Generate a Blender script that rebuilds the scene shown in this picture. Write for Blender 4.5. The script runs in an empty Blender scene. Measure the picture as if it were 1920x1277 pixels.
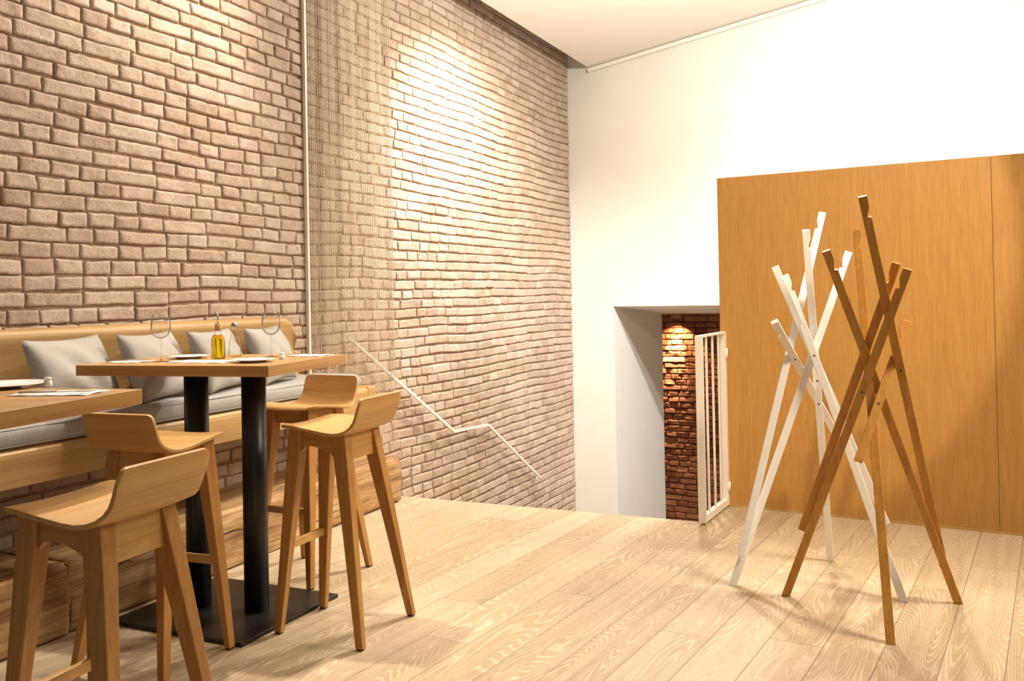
import bpy, bmesh, math, random
import numpy as np
from mathutils import Vector, Matrix
random.seed(7)
rng = np.random.RandomState(11)
S = bpy.context.scene
C = S.collection

# ------------------------------------------------------------------ camera
CAM_F = Vector((-0.41781, 0.90844, 0.01173))
cam_d = bpy.data.cameras.new('camera'); cam = bpy.data.objects.new('camera', cam_d); C.objects.link(cam)
_y, _r, _p = 0.431088764, -0.0190196329, 0.011727876
def _basis():
    cr, sr, cp, sp = math.cos(_r), math.sin(_r), math.cos(_p), math.sin(_p)
    F = Vector((0, cp, sp)); U = Vector((0, -sp, cp)); R = Vector((1, 0, 0))
    R2 = R*cr + U*sr; U2 = -R*sr + U*cr
    rot = Matrix.Rotation(_y, 3, 'Z')
    return rot @ F, rot @ R2, rot @ U2
F_, R_, U_ = _basis()
m = Matrix.Identity(4)
for i in range(3):
    m[i][0] = R_[i]; m[i][1] = U_[i]; m[i][2] = -F_[i]
m[0][3], m[1][3], m[2][3] = 0.0, 0.0, 1.3
cam.matrix_world = m
cam_d.sensor_width = 36.0
cam_d.lens = 1732.97/1920*36.0
cam_d.shift_y = -(638.5-531.1)/1920
cam_d.clip_start = 0.05
S.camera = cam

# ------------------------------------------------------------------ world, lamps, exposure
S.view_settings.view_transform = 'Standard'
S.view_settings.look = 'None'
S.view_settings.gamma = 1.0
S.view_settings.exposure = 0.36
S.view_settings.use_curve_mapping = False
w = bpy.data.worlds.new('world'); S.world = w; w.use_nodes = True
w.node_tree.nodes['Background'].inputs[0].default_value = (1.0, 0.93, 0.84, 1)
w.node_tree.nodes['Background'].inputs[1].default_value = 0.15

def spot(name, loc, target, power, size_deg, blend, radius, color):
    d = bpy.data.lights.new(name, 'SPOT'); d.energy = power; d.spot_size = math.radians(size_deg)
    d.spot_blend = blend; d.shadow_soft_size = radius; d.color = color
    o = bpy.data.objects.new(name, d); C.objects.link(o); o.location = loc
    o.rotation_euler = (Vector(target)-Vector(loc)).to_track_quat('-Z', 'Y').to_euler()
    return o
def area(name, loc, target, power, sx, sy, color):
    d = bpy.data.lights.new(name, 'AREA'); d.energy = power; d.shape = 'RECTANGLE'; d.size = sx; d.size_y = sy; d.color = color
    o = bpy.data.objects.new(name, d); C.objects.link(o); o.location = loc
    o.rotation_euler = (Vector(target)-Vector(loc)).to_track_quat('-Z', 'Y').to_euler()
    return o
WARM = (1.0, 0.84, 0.66)
WARM2 = (1.0, 0.76, 0.50)
WHITE = (1.0, 0.93, 0.82)
def point(name, loc, power, radius, color):
    d = bpy.data.lights.new(name, 'POINT'); d.energy = power; d.shadow_soft_size = radius; d.color = color
    o = bpy.data.objects.new(name, d); C.objects.link(o); o.location = loc
    return o
point('lamp_over_stairs', (-0.95, 6.35, 3.45), 215, 0.06, (1.0, 0.94, 0.84))
spot('spot_brick_wall', (-2.45, 6.3, 3.6), (-3.6, 6.9, 1.4), 430, 112, 1.0, 0.06, (1.0, 0.94, 0.86))
spot('spot_brick_wall_near', (-2.75, 4.2, 3.75), (-3.6, 2.7, 1.9), 205, 105, 1.0, 0.06, (1.0, 0.88, 0.74))
spot('spot_back_wall', (-0.5, 6.6, 3.55), (-0.2, 9.1, 2.4), 300, 80, 1.0, 0.08, WHITE)
area('fill_right_front', (1.5, 4.0, 3.2), (-0.3, 4.2, 0.7), 34, 0.8, 0.8, WARM).data.spread = math.radians(95)  # unseen soft fill, added to brighten the racks and stool backs
spot('spot_partition', (-0.3, 2.6, 3.35), (-0.72, 5.55, 1.62), 215, 38, 0.06, 0.05, (1.0, 0.82, 0.60))
spot('spot_table', (-1.6, 5.3, 3.6), (-2.6, 3.7, 0.7), 170, 46, 1.0, 0.05, (1.0, 0.90, 0.75))
spot('spot_floor', (-1.5, 6.2, 3.55), (-1.9, 4.3, 0.0), 170, 66, 1.0, 0.05, (1.0, 0.93, 0.82))
spot('fill_stair_wall', (1.3, 6.3, 3.75), (-3.2, 9.1, 0.3), 760, 44, 1.0, 0.06, (1.0, 0.96, 0.92))  # added fill spot, lifts the stair opening's reveal and the lower bricks
spot('spot_tables_overhead', (-2.95, 3.2, 3.7), (-2.15, 2.2, 0.8), 300, 58, 0.9, 0.05, (1.0, 0.90, 0.75))
spot('spot_passage', (-3.005, 11.475, 0.93), (-3.085, 11.61, 0.42), 240, 42, 0.7, 0.01, (1.0, 0.80, 0.55))
spot('spot_passage_wide', (-2.99, 11.42, 0.93), (-3.07, 11.60, 0.3), 45, 104, 0.4, 0.01, (1.0, 0.66, 0.36))

# ------------------------------------------------------------------ node helpers
def new_mat(name):
    mt = bpy.data.materials.new(name); mt.use_nodes = True
    nt = mt.node_tree; b = nt.nodes['Principled BSDF']
    return mt, nt, b
def N(nt, t, **kw):
    n = nt.nodes.new(t)
    for k, v in kw.items():
        if k == 'props':
            for a, c in v.items(): setattr(n, a, c)
        else:
            n.inputs[k].default_value = v
    return n
def L(nt, a, b): nt.links.new(a, b)
def ramp(nt, fac, stops):
    r = nt.nodes.new('ShaderNodeValToRGB')
    cr = r.color_ramp
    while len(cr.elements) < len(stops): cr.elements.new(0.5)
    for e, (p, c) in zip(cr.elements, stops): e.position = p; e.color = (*c, 1)
    L(nt, fac, r.inputs[0]); return r
def mixc(nt, fac, a, b, mode='MIX'):
    n = nt.nodes.new('ShaderNodeMix'); n.data_type = 'RGBA'; n.blend_type = mode
    for sock, v in ((n.inputs[0], fac), (n.inputs[6], a), (n.inputs[7], b)):
        if isinstance(v, (int, float)): sock.default_value = v
        elif isinstance(v, tuple): sock.default_value = (*v, 1)
        else: L(nt, v, sock)
    return n.outputs[2]
def plain(name, col, rough=0.5, metal=0.0, noise=0.03, scale=30, bump=0.0):
    mt, nt, b = new_mat(name)
    tc = N(nt, 'ShaderNodeTexCoord')
    nz = N(nt, 'ShaderNodeTexNoise', Scale=scale, Detail=4.0)
    L(nt, tc.outputs['Object'], nz.inputs['Vector'])
    lo = tuple(max(0, c*(1-noise*2)) for c in col); hi = tuple(min(1, c*(1+noise*2)) for c in col)
    r = ramp(nt, nz.outputs['Fac'], [(0.3, lo), (0.7, hi)])
    L(nt, r.outputs[0], b.inputs['Base Color'])
    b.inputs['Roughness'].default_value = rough; b.inputs['Metallic'].default_value = metal
    if bump:
        bp = N(nt, 'ShaderNodeBump', Strength=bump, Distance=0.002); L(nt, nz.outputs['Fac'], bp.inputs['Height']); L(nt, bp.outputs[0], b.inputs['Normal'])
    return mt
def wood(name, light, dark, axis='Z', rough=0.45, fine=1.0, contrast=1.0, figure=0.5, coord='Object'):
    """stretched-noise grain along one object axis, with broad figure and fine pores"""
    mt, nt, b = new_mat(name)
    tc = N(nt, 'ShaderNodeTexCoord'); mp = N(nt, 'ShaderNodeMapping')
    sc = {'X': (1.2, 22, 22), 'Y': (22, 1.2, 22), 'Z': (22, 22, 1.2)}[axis]
    mp.inputs['Scale'].default_value = tuple(s*fine for s in sc)
    L(nt, tc.outputs[coord], mp.inputs['Vector'])
    n1 = N(nt, 'ShaderNodeTexNoise', Scale=1.0, Detail=5.0, Roughness=0.6, Distortion=0.6)
    L(nt, mp.outputs[0], n1.inputs['Vector'])
    mp2 = N(nt, 'ShaderNodeMapping')
    mp2.inputs['Scale'].default_value = tuple(s*fine*(5 if s > 5 else 3) for s in sc)
    L(nt, tc.outputs[coord], mp2.inputs['Vector'])
    n2 = N(nt, 'ShaderNodeTexNoise', Scale=1.0, Detail=3.0, Roughness=0.7)
    L(nt, mp2.outputs[0], n2.inputs['Vector'])
    mid = tuple((a+c)/2 for a, c in zip(light, dark))
    k = 0.18/contrast
    r1 = ramp(nt, n1.outputs['Fac'], [(0.5-k, dark), (0.5, mid), (0.5+k, light)])
    r2 = ramp(nt, n2.outputs['Fac'], [(0.36, (0.72, 0.66, 0.6)), (0.52, (1, 1, 1))])
    c = mixc(nt, 0.55, r1.outputs[0], r2.outputs[0], 'MULTIPLY')
    L(nt, c, b.inputs['Base Color']); b.inputs['Roughness'].default_value = rough
    bp = N(nt, 'ShaderNodeBump', Strength=0.25, Distance=0.0006); L(nt, n2.outputs['Fac'], bp.inputs['Height']); L(nt, bp.outputs[0], b.inputs['Normal'])
    return mt

# ------------------------------------------------------------------ materials
def mat_floor():
    mt, nt, b = new_mat('oak_planks')
    tc = N(nt, 'ShaderNodeTexCoord')
    rot = N(nt, 'ShaderNodeMapping'); rot.inputs['Rotation'].default_value = (0, 0, 0.101628)
    L(nt, tc.outputs['Object'], rot.inputs['Vector'])
    sp = N(nt, 'ShaderNodeSeparateXYZ'); L(nt, rot.outputs[0], sp.inputs[0])
    def math_(op, a, b_=None, c_=None):
        n = nt.nodes.new('ShaderNodeMath'); n.operation = op
        for s, v in zip(n.inputs, (a, b_, c_)):
            if v is None: continue
            if isinstance(v, (int, float)): s.default_value = v
            else: L(nt, v, s)
        return n.outputs[0]
    W = 0.1933
    u = math_('DIVIDE', math_('ADD', sp.outputs[0], 0.1785+20*W), W)
    idx = math_('FLOOR', u); fu = math_('FRACT', u)
    wn = nt.nodes.new('ShaderNodeTexWhiteNoise'); wn.noise_dimensions = '1D'; L(nt, idx, wn.inputs['W'])
    v = math_('DIVIDE', math_('ADD', sp.outputs[1], math_('MULTIPLY', wn.outputs['Value'], 2.2)), 2.2)
    vi = math_('FLOOR', v); fv = math_('FRACT', v)
    wn2 = nt.nodes.new('ShaderNodeTexWhiteNoise'); wn2.noise_dimensions = '2D'
    cb = N(nt, 'ShaderNodeCombineXYZ'); L(nt, idx, cb.inputs[0]); L(nt, vi, cb.inputs[1]); L(nt, cb.outputs[0], wn2.inputs['Vector'])
    # seams
    e = math_('MINIMUM', fu, math_('SUBTRACT', 1.0, fu)); e = math_('MULTIPLY', e, W)
    e2 = math_('MINIMUM', fv, math_('SUBTRACT', 1.0, fv)); e2 = math_('MULTIPLY', e2, 2.2)
    seam = math_('MINIMUM', e, e2)
    sm = nt.nodes.new('ShaderNodeMapRange'); L(nt, seam, sm.inputs[0]); sm.inputs[1].default_value = 0.0006; sm.inputs[2].default_value = 0.0022
    # cathedral grain: distorted rings, offset per plank
    off = N(nt, 'ShaderNodeCombineXYZ'); L(nt, math_('MULTIPLY', wn2.outputs['Value'], 37.0), off.inputs[2])
    vx = nt.nodes.new('ShaderNodeVectorMath'); vx.operation = 'ADD'; L(nt, rot.outputs[0], vx.inputs[0]); L(nt, off.outputs[0], vx.inputs[1])
    mp = N(nt, 'ShaderNodeMapping'); mp.inputs['Scale'].default_value = (4.6, 0.55, 1); L(nt, vx.outputs[0], mp.inputs['Vector'])
    big = N(nt, 'ShaderNodeTexNoise', Scale=1.0, Detail=1.5, Roughness=0.45, Distortion=0.2); L(nt, mp.outputs[0], big.inputs['Vector'])
    rings = math_('SINE', math_('MULTIPLY', big.outputs['Fac'], 420.0))
    mpf = N(nt, 'ShaderNodeMapping'); mpf.inputs['Scale'].default_value = (260, 26, 1); L(nt, vx.outputs[0], mpf.inputs['Vector'])
    fine = N(nt, 'ShaderNodeTexNoise', Scale=1.0, Detail=3.0, Roughness=0.7); L(nt, mpf.outputs[0], fine.inputs['Vector'])
    ringr = nt.nodes.new('ShaderNodeMapRange'); L(nt, math_('MULTIPLY', math_('ADD', rings, 0.2), math_('MULTIPLY', fine.outputs['Fac'], 1.9)), ringr.inputs[0])
    ringr.inputs[1].default_value = 0.35; ringr.inputs[2].default_value = 1.15
    base = ramp(nt, wn2.outputs['Value'], [(0.0, (0.44, 0.335, 0.205)), (0.5, (0.50, 0.39, 0.25)), (1.0, (0.56, 0.445, 0.30))])
    mpm = N(nt, 'ShaderNodeMapping'); mpm.inputs['Scale'].default_value = (30, 1.6, 1); L(nt, vx.outputs[0], mpm.inputs['Vector'])
    med = N(nt, 'ShaderNodeTexNoise', Scale=1.0, Detail=4.0); L(nt, mpm.outputs[0], med.inputs['Vector'])
    medr = ramp(nt, med.outputs['Fac'], [(0.3, (0.88, 0.86, 0.83)), (0.7, (1.06, 1.05, 1.04))])
    c0 = mixc(nt, 1.0, base.outputs[0], medr.outputs[0], 'MULTIPLY')
    c1 = mixc(nt, math_('MULTIPLY', math_('MULTIPLY', ringr.outputs[0], med.outputs['Fac']), 0.62), c0, (0.86, 0.77, 0.60))
    finer = ramp(nt, fine.outputs['Fac'], [(0.35, (0.86, 0.83, 0.79)), (0.55, (1, 1, 1))])
    c2 = mixc(nt, 0.8, c1, finer.outputs[0], 'MULTIPLY')
    c3 = mixc(nt, sm.outputs[0], (0.20, 0.13, 0.075), c2)
    L(nt, c3, b.inputs['Base Color']); b.inputs['Roughness'].default_value = 0.5
    b.inputs['Specular IOR Level'].default_value = 0.35
    hgt = math_('ADD', math_('MULTIPLY', ringr.outputs[0], 0.3), sm.outputs[0])
    bp = N(nt, 'ShaderNodeBump', Strength=0.35, Distance=0.0012); L(nt, hgt, bp.inputs['Height']); L(nt, bp.outputs[0], b.inputs['Normal'])
    return mt
M = {}
M['floor'] = mat_floor()
M['white_wall'] = plain('white_plaster', (0.80, 0.785, 0.75), 0.85, noise=0.008, scale=3)
M['ceiling'] = plain('ceiling_paint', (0.88, 0.85, 0.79), 0.9, noise=0.005, scale=3)
M['white_steel'] = plain('white_steel', (0.82, 0.78, 0.70), 0.4, noise=0.01)
M['black_steel'] = plain('black_steel', (0.012, 0.010, 0.009), 0.38, noise=0.1, scale=60)
M['stool_z'] = wood('oak_stool_upright', (0.52, 0.265, 0.072), (0.37, 0.165, 0.038), 'Z')
M['stool_y'] = wood('oak_stool_shell', (0.64, 0.375, 0.13), (0.51, 0.275, 0.08), 'Y', contrast=0.8)
M['stool_x'] = wood('oak_stool_apron', (0.52, 0.265, 0.072), (0.37, 0.165, 0.038), 'X')
M['table'] = wood('oak_table', (0.52, 0.30, 0.115), (0.36, 0.185, 0.06), 'X', fine=0.8, rough=0.35)
M['table_y'] = wood('oak_table_edge', (0.54, 0.31, 0.11), (0.40, 0.205, 0.06), 'Y', fine=0.8, rough=0.35)
M['table_e'] = wood('oak_table_front', (0.54, 0.31, 0.11), (0.40, 0.205, 0.06), 'X', fine=0.8, rough=0.35)
M['bench'] = wood('oak_bench', (0.60, 0.38, 0.155), (0.47, 0.27, 0.092), 'Y', fine=0.6, contrast=0.8)
M['partition'] = wood('oak_veneer', (0.58, 0.315, 0.082), (0.47, 0.235, 0.052), 'Z', fine=2.2, contrast=0.7, rough=0.5)
M['rack_wood'] = wood('oak_stick', (0.66, 0.33, 0.058), (0.50, 0.225, 0.034), 'Z', fine=1.2, coord='Object')
M['rack_white'] = plain('white_lacquer', (0.90, 0.88, 0.83), 0.35, noise=0.01)
M['fabric'] = plain('grey_linen', (0.39, 0.375, 0.355), 0.95, noise=0.06, scale=240, bump=0.5)
M['pillow'] = plain('pale_grey_linen', (0.40, 0.375, 0.345), 0.95, noise=0.05, scale=220, bump=0.5)
M['china'] = plain('white_china', (0.86, 0.84, 0.80), 0.15, noise=0.0)
M['paper'] = plain('white_paper', (0.85, 0.83, 0.79), 0.8, noise=0.0)
M['steel'] = plain('cutlery_steel', (0.55, 0.54, 0.52), 0.2, metal=1.0, noise=0.0)
M['cork'] = plain('cork', (0.36, 0.19, 0.08), 0.9, noise=0.15, scale=300)
M['dark'] = plain('dark_hole', (0.03, 0.02, 0.015), 0.6)
M['mesh'] = plain('pale_brass_wire', (0.66, 0.54, 0.38), 0.4, metal=0.0, noise=0.02)
def glass(name, col, rough=0.0, ior=1.45):
    mt, nt, b = new_mat(name)
    b.inputs['Base Color'].default_value = (*col, 1); b.inputs['Transmission Weight'].default_value = 1.0
    b.inputs['Roughness'].default_value = rough; b.inputs['IOR'].default_value = ior
    return mt
def thin_glass(name):
    mt, nt, b = new_mat(name)
    out = nt.nodes['Material Output']; nt.nodes.remove(b)
    t = N(nt, 'ShaderNodeBsdfTransparent'); t.inputs[0].default_value = (0.965, 0.97, 0.965, 1)
    g = N(nt, 'ShaderNodeBsdfGlossy'); g.inputs['Roughness'].default_value = 0.03
    lw = N(nt, 'ShaderNodeLayerWeight', Blend=0.14); mx = N(nt, 'ShaderNodeMixShader')
    mm = nt.nodes.new('ShaderNodeMath'); mm.operation = 'MULTIPLY'; mm.inputs[1].default_value = 0.7; L(nt, lw.outputs['Fresnel'], mm.inputs[0]); L(nt, mm.outputs[0], mx.inputs[0]); L(nt, t.outputs[0], mx.inputs[1]); L(nt, g.outputs[0], mx.inputs[2]); L(nt, mx.outputs[0], out.inputs[0])
    return mt
M['thin_glass'] = thin_glass('thin_glass')
M['glass'] = glass('clear_glass', (0.97, 0.98, 0.97))
M['oil'] = glass('olive_oil', (0.95, 0.72, 0.02), 0.0, 1.3)
def mat_log():
    mt, nt, b = new_mat('weathered_beam')
    tc = N(nt, 'ShaderNodeTexCoord')
    mp = N(nt, 'ShaderNodeMapping'); mp.inputs['Scale'].default_value = (9, 1.0, 9); L(nt, tc.outputs['Object'], mp.inputs['Vector'])
    n1 = N(nt, 'ShaderNodeTexNoise', Scale=1.0, Detail=6.0, Roughness=0.65, Distortion=1.0); L(nt, mp.outputs[0], n1.inputs['Vector'])
    mp2 = N(nt, 'ShaderNodeMapping'); mp2.inputs['Scale'].default_value = (70, 3, 70); L(nt, tc.outputs['Object'], mp2.inputs['Vector'])
    n2 = N(nt, 'ShaderNodeTexNoise', Scale=1.0, Detail=4.0, Roughness=0.7); L(nt, mp2.outputs[0], n2.inputs['Vector'])
    r = ramp(nt, n1.outputs['Fac'], [(0.3, (0.20, 0.09, 0.035)), (0.44, (0.38, 0.21, 0.085)), (0.56, (0.54, 0.35, 0.155)), (0.70, (0.66, 0.49, 0.27))])
    r2 = ramp(nt, n2.outputs['Fac'], [(0.35, (0.42, 0.36, 0.3)), (0.52, (1, 1, 1))])
    L(nt, mixc(nt, 0.75, r.outputs[0], r2.outputs[0], 'MULTIPLY'), b.inputs['Base Color'])
    b.inputs['Roughness'].default_value = 0.75
    bp = N(nt, 'ShaderNodeBump', Strength=0.6, Distance=0.004); L(nt, n2.outputs['Fac'], bp.inputs['Height']); L(nt, bp.outputs[0], b.inputs['Normal'])
    return mt
M['log'] = mat_log()
def mat_brick(name, a, b_, c_, bump=0.8):
    mt, nt, b = new_mat(name)
    at = N(nt, 'ShaderNodeAttribute'); at.attribute_name = 'tone'
    r = ramp(nt, at.outputs['Fac'], [(0.0, a), (0.5, b_), (1.0, c_)])
    tc = N(nt, 'ShaderNodeTexCoord')
    nz = N(nt, 'ShaderNodeTexNoise', Scale=55.0, Detail=6.0, Roughness=0.7); L(nt, tc.outputs['Object'], nz.inputs['Vector'])
    nb = N(nt, 'ShaderNodeTexNoise', Scale=9.0, Detail=4.0); L(nt, tc.outputs['Object'], nb.inputs['Vector'])
    nf = N(nt, 'ShaderNodeTexNoise', Scale=190.0, Detail=3.0, Roughness=0.6); L(nt, tc.outputs['Object'], nf.inputs['Vector'])
    r2 = ramp(nt, nz.outputs['Fac'], [(0.32, (0.72, 0.69, 0.66)), (0.48, (0.97, 0.97, 0.97)), (0.65, (1.06, 1.06, 1.06))])
    r3 = ramp(nt, nb.outputs['Fac'], [(0.3, (0.86, 0.83, 0.80)), (0.65, (1.05, 1.05, 1.05))])
    c = mixc(nt, 1.0, r.outputs[0], r2.outputs[0], 'MULTIPLY'); c = mixc(nt, 1.0, c, r3.outputs[0], 'MULTIPLY')
    L(nt, c, b.inputs['Base Color']); b.inputs['Roughness'].default_value = 0.8
    ad = nt.nodes.new('ShaderNodeMath'); ad.operation = 'MULTIPLY_ADD'; L(nt, nf.outputs['Fac'], ad.inputs[0]); ad.inputs[1].default_value = 0.45; L(nt, nz.outputs['Fac'], ad.inputs[2])
    bp = N(nt, 'ShaderNodeBump', Strength=bump, Distance=0.007); L(nt, ad.outputs[0], bp.inputs['Height']); L(nt, bp.outputs[0], b.inputs['Normal'])
    return mt
M['brick'] = mat_brick('painted_brick', (0.49, 0.365, 0.275), (0.56, 0.435, 0.34), (0.62, 0.50, 0.40))
M['mortar'] = plain('brown_mortar', (0.36, 0.235, 0.15), 0.95, noise=0.15, scale=80, bump=0.8)
M['brick_red'] = mat_brick('red_brick', (0.22, 0.07, 0.03), (0.33, 0.12, 0.05), (0.42, 0.18, 0.08), 0.8)
M['mortar_red'] = plain('dark_mortar', (0.10, 0.045, 0.025), 0.95, noise=0.2, scale=60, bump=0.8)

# ------------------------------------------------------------------ mesh helpers
def mk(name, verts, faces, mat, parent=None, smooth=False, mats=None, midx=None):
    me = bpy.data.meshes.new(name); me.from_pydata([tuple(v) for v in verts], [], faces); me.update()
    o = bpy.data.objects.new(name, me); C.objects.link(o)
    if mats:
        for q in mats: me.materials.append(q)
        if midx is not None: me.polygons.foreach_set('material_index', midx)
    else: me.materials.append(mat)
    if smooth: me.polygons.foreach_set('use_smooth', [True]*len(me.polygons))
    if parent: o.parent = parent
    return o
def bm_obj(name, bm, mat, parent=None, smooth=False):
    bmesh.ops.recalc_face_normals(bm, faces=bm.faces)
    me = bpy.data.meshes.new(name); bm.to_mesh(me); bm.free()
    me.materials.append(mat)
    if smooth: me.polygons.foreach_set('use_smooth', [True]*len(me.polygons))
    o = bpy.data.objects.new(name, me); C.objects.link(o)
    if parent: o.parent = parent
    return o
def bevel(o, wd=0.003, seg=2, ang=30):
    b = o.modifiers.new('bevel', 'BEVEL'); b.width = wd; b.segments = seg; b.limit_method = 'ANGLE'; b.angle_limit = math.radians(ang)
    return o
def box_bm(bm, lo, hi):
    x0, y0, z0 = lo; x1, y1, z1 = hi
    v = [bm.verts.new(p) for p in ((x0,y0,z0),(x1,y0,z0),(x1,y1,z0),(x0,y1,z0),(x0,y0,z1),(x1,y0,z1),(x1,y1,z1),(x0,y1,z1))]
    for f in ((0,3,2,1),(4,5,6,7),(0,1,5,4),(1,2,6,5),(2,3,7,6),(3,0,4,7)): bm.faces.new([v[i] for i in f])
def box(name, lo, hi, mat, parent=None, bev=0.0, seg=2):
    bm = bmesh.new(); box_bm(bm, lo, hi); o = bm_obj(name, bm, mat, parent)
    if bev: bevel(o, bev, seg)
    return o
def prism_bm(bm, pts, a, b, axis):
    """polygon pts (2D) extruded between a and b along axis; 2D coords are the other two axes in order"""
    def P(u, v, t):
        return {'X': (t, u, v), 'Y': (u, t, v), 'Z': (u, v, t)}[axis]
    va = [bm.verts.new(P(u, v, a)) for u, v in pts]; vb = [bm.verts.new(P(u, v, b)) for u, v in pts]
    n = len(pts)
    bm.faces.new(va); bm.faces.new(vb[::-1])
    for i in range(n): bm.faces.new((va[i], vb[i], vb[(i+1) % n], va[(i+1) % n]))
def bar_bm(bm, p0, p1, w0, d0, w1=None, d1=None, ref=(0, 0, 1)):
    """tapered rectangular bar; w along side axis, d along the other"""
    w1 = w0 if w1 is None else w1; d1 = d0 if d1 is None else d1
    p0 = Vector(p0); p1 = Vector(p1); ax = (p1-p0).normalized(); r = Vector(ref)
    s = r.cross(ax)
    if s.length < 1e-4: s = Vector((1, 0, 0)).cross(ax)
    s.normalize(); t = ax.cross(s)
    q = []
    for p, w_, d_ in ((p0, w0, d0), (p1, w1, d1)):
        q.append([bm.verts.new(p + s*(a*w_/2) + t*(c*d_/2)) for a, c in ((-1,-1),(1,-1),(1,1),(-1,1))])
    bm.faces.new(q[0][::-1]); bm.faces.new(q[1])
    for i in range(4): bm.faces.new((q[0][i], q[0][(i+1)%4], q[1][(i+1)%4], q[1][i]))
def tube_bm(bm, pts, r, seg=10, caps=True):
    pts = [Vector(p) for p in pts]; rings = []
    for i, p in enumerate(pts):
        a = pts[max(0, i-1)]; b = pts[min(len(pts)-1, i+1)]; ax = (b-a).normalized()
        s = ax.cross(Vector((0, 0, 1)))
        if s.length < 1e-3: s = ax.cross(Vector((1, 0, 0)))
        s.normalize(); t = ax.cross(s)
        rings.append([bm.verts.new(p + s*(r*math.cos(2*math.pi*k/seg)) + t*(r*math.sin(2*math.pi*k/seg))) for k in range(seg)])
    for A, B in zip(rings[:-1], rings[1:]):
        for k in range(seg): bm.faces.new((A[k], A[(k+1)%seg], B[(k+1)%seg], B[k]))
    if caps: bm.faces.new(rings[0][::-1]); bm.faces.new(rings[-1])
def lathe(name, prof, mat, parent=None, seg=32, loc=(0, 0, 0)):
    vs = []; fs = []
    for (r, z) in prof:
        for k in range(seg):
            a = 2*math.pi*k/seg; vs.append((loc[0]+r*math.cos(a), loc[1]+r*math.sin(a), loc[2]+z))
    n = len(prof)
    for i in range(n-1):
        for k in range(seg):
            fs.append((i*seg+k, i*seg+(k+1)%seg, (i+1)*seg+(k+1)%seg, (i+1)*seg+k))
    if prof[0][0] > 1e-5: fs.append(tuple(range(seg))[::-1])
    if prof[-1][0] > 1e-5: fs.append(tuple((n-1)*seg+k for k in range(seg)))
    o = mk(name, vs, fs, mat, parent, smooth=True)
    bm = bmesh.new(); bm.from_mesh(o.data); bmesh.ops.remove_doubles(bm, verts=bm.verts, dist=1e-5); bmesh.ops.recalc_face_normals(bm, faces=bm.faces); bm.to_mesh(o.data); bm.free()
    return o
def tag(o, label, cat, group=None):
    o['label'] = label; o['category'] = cat
    if group: o['group'] = group
    return o
def struct(o): o['kind'] = 'structure'; return o
def empty(name, loc, rz, label, cat, group=None):
    o = bpy.data.objects.new(name, None); C.objects.link(o); o.location = loc; o.rotation_euler = (0, 0, rz)
    o.empty_display_size = 0.1
    return tag(o, label, cat, group)
def dup(root, loc, rz, label, group=None):
    r = root.copy(); C.objects.link(r); r.location = loc; r.rotation_euler = (0, 0, rz); r['label'] = label
    if group: r['group'] = group
    for ch in list(root.children):
        c = ch.copy(); C.objects.link(c); c.parent = r
        for g in list(ch.children):
            d = g.copy(); C.objects.link(d); d.parent = c
    return r

# ------------------------------------------------------------------ geometry constants
DA = 0.101628                       # the back of the room is turned 5.8 degrees from the brick wall
AD = Vector((math.sin(DA), math.cos(DA), 0))      # into the room along the floor boards
AP = Vector((math.cos(DA), -math.sin(DA), 0))     # to the right along the back wall
BX = -3.6                           # brick wall plane
CORN = Vector((BX, 9.339, 0))       # brick / white wall corner
def back(u, d=0.0, z=0.0):          # u metres right of the corner along the back wall, d metres behind it
    p = CORN + AP*u + AD*d; return Vector((p.x, p.y, z))

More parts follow.
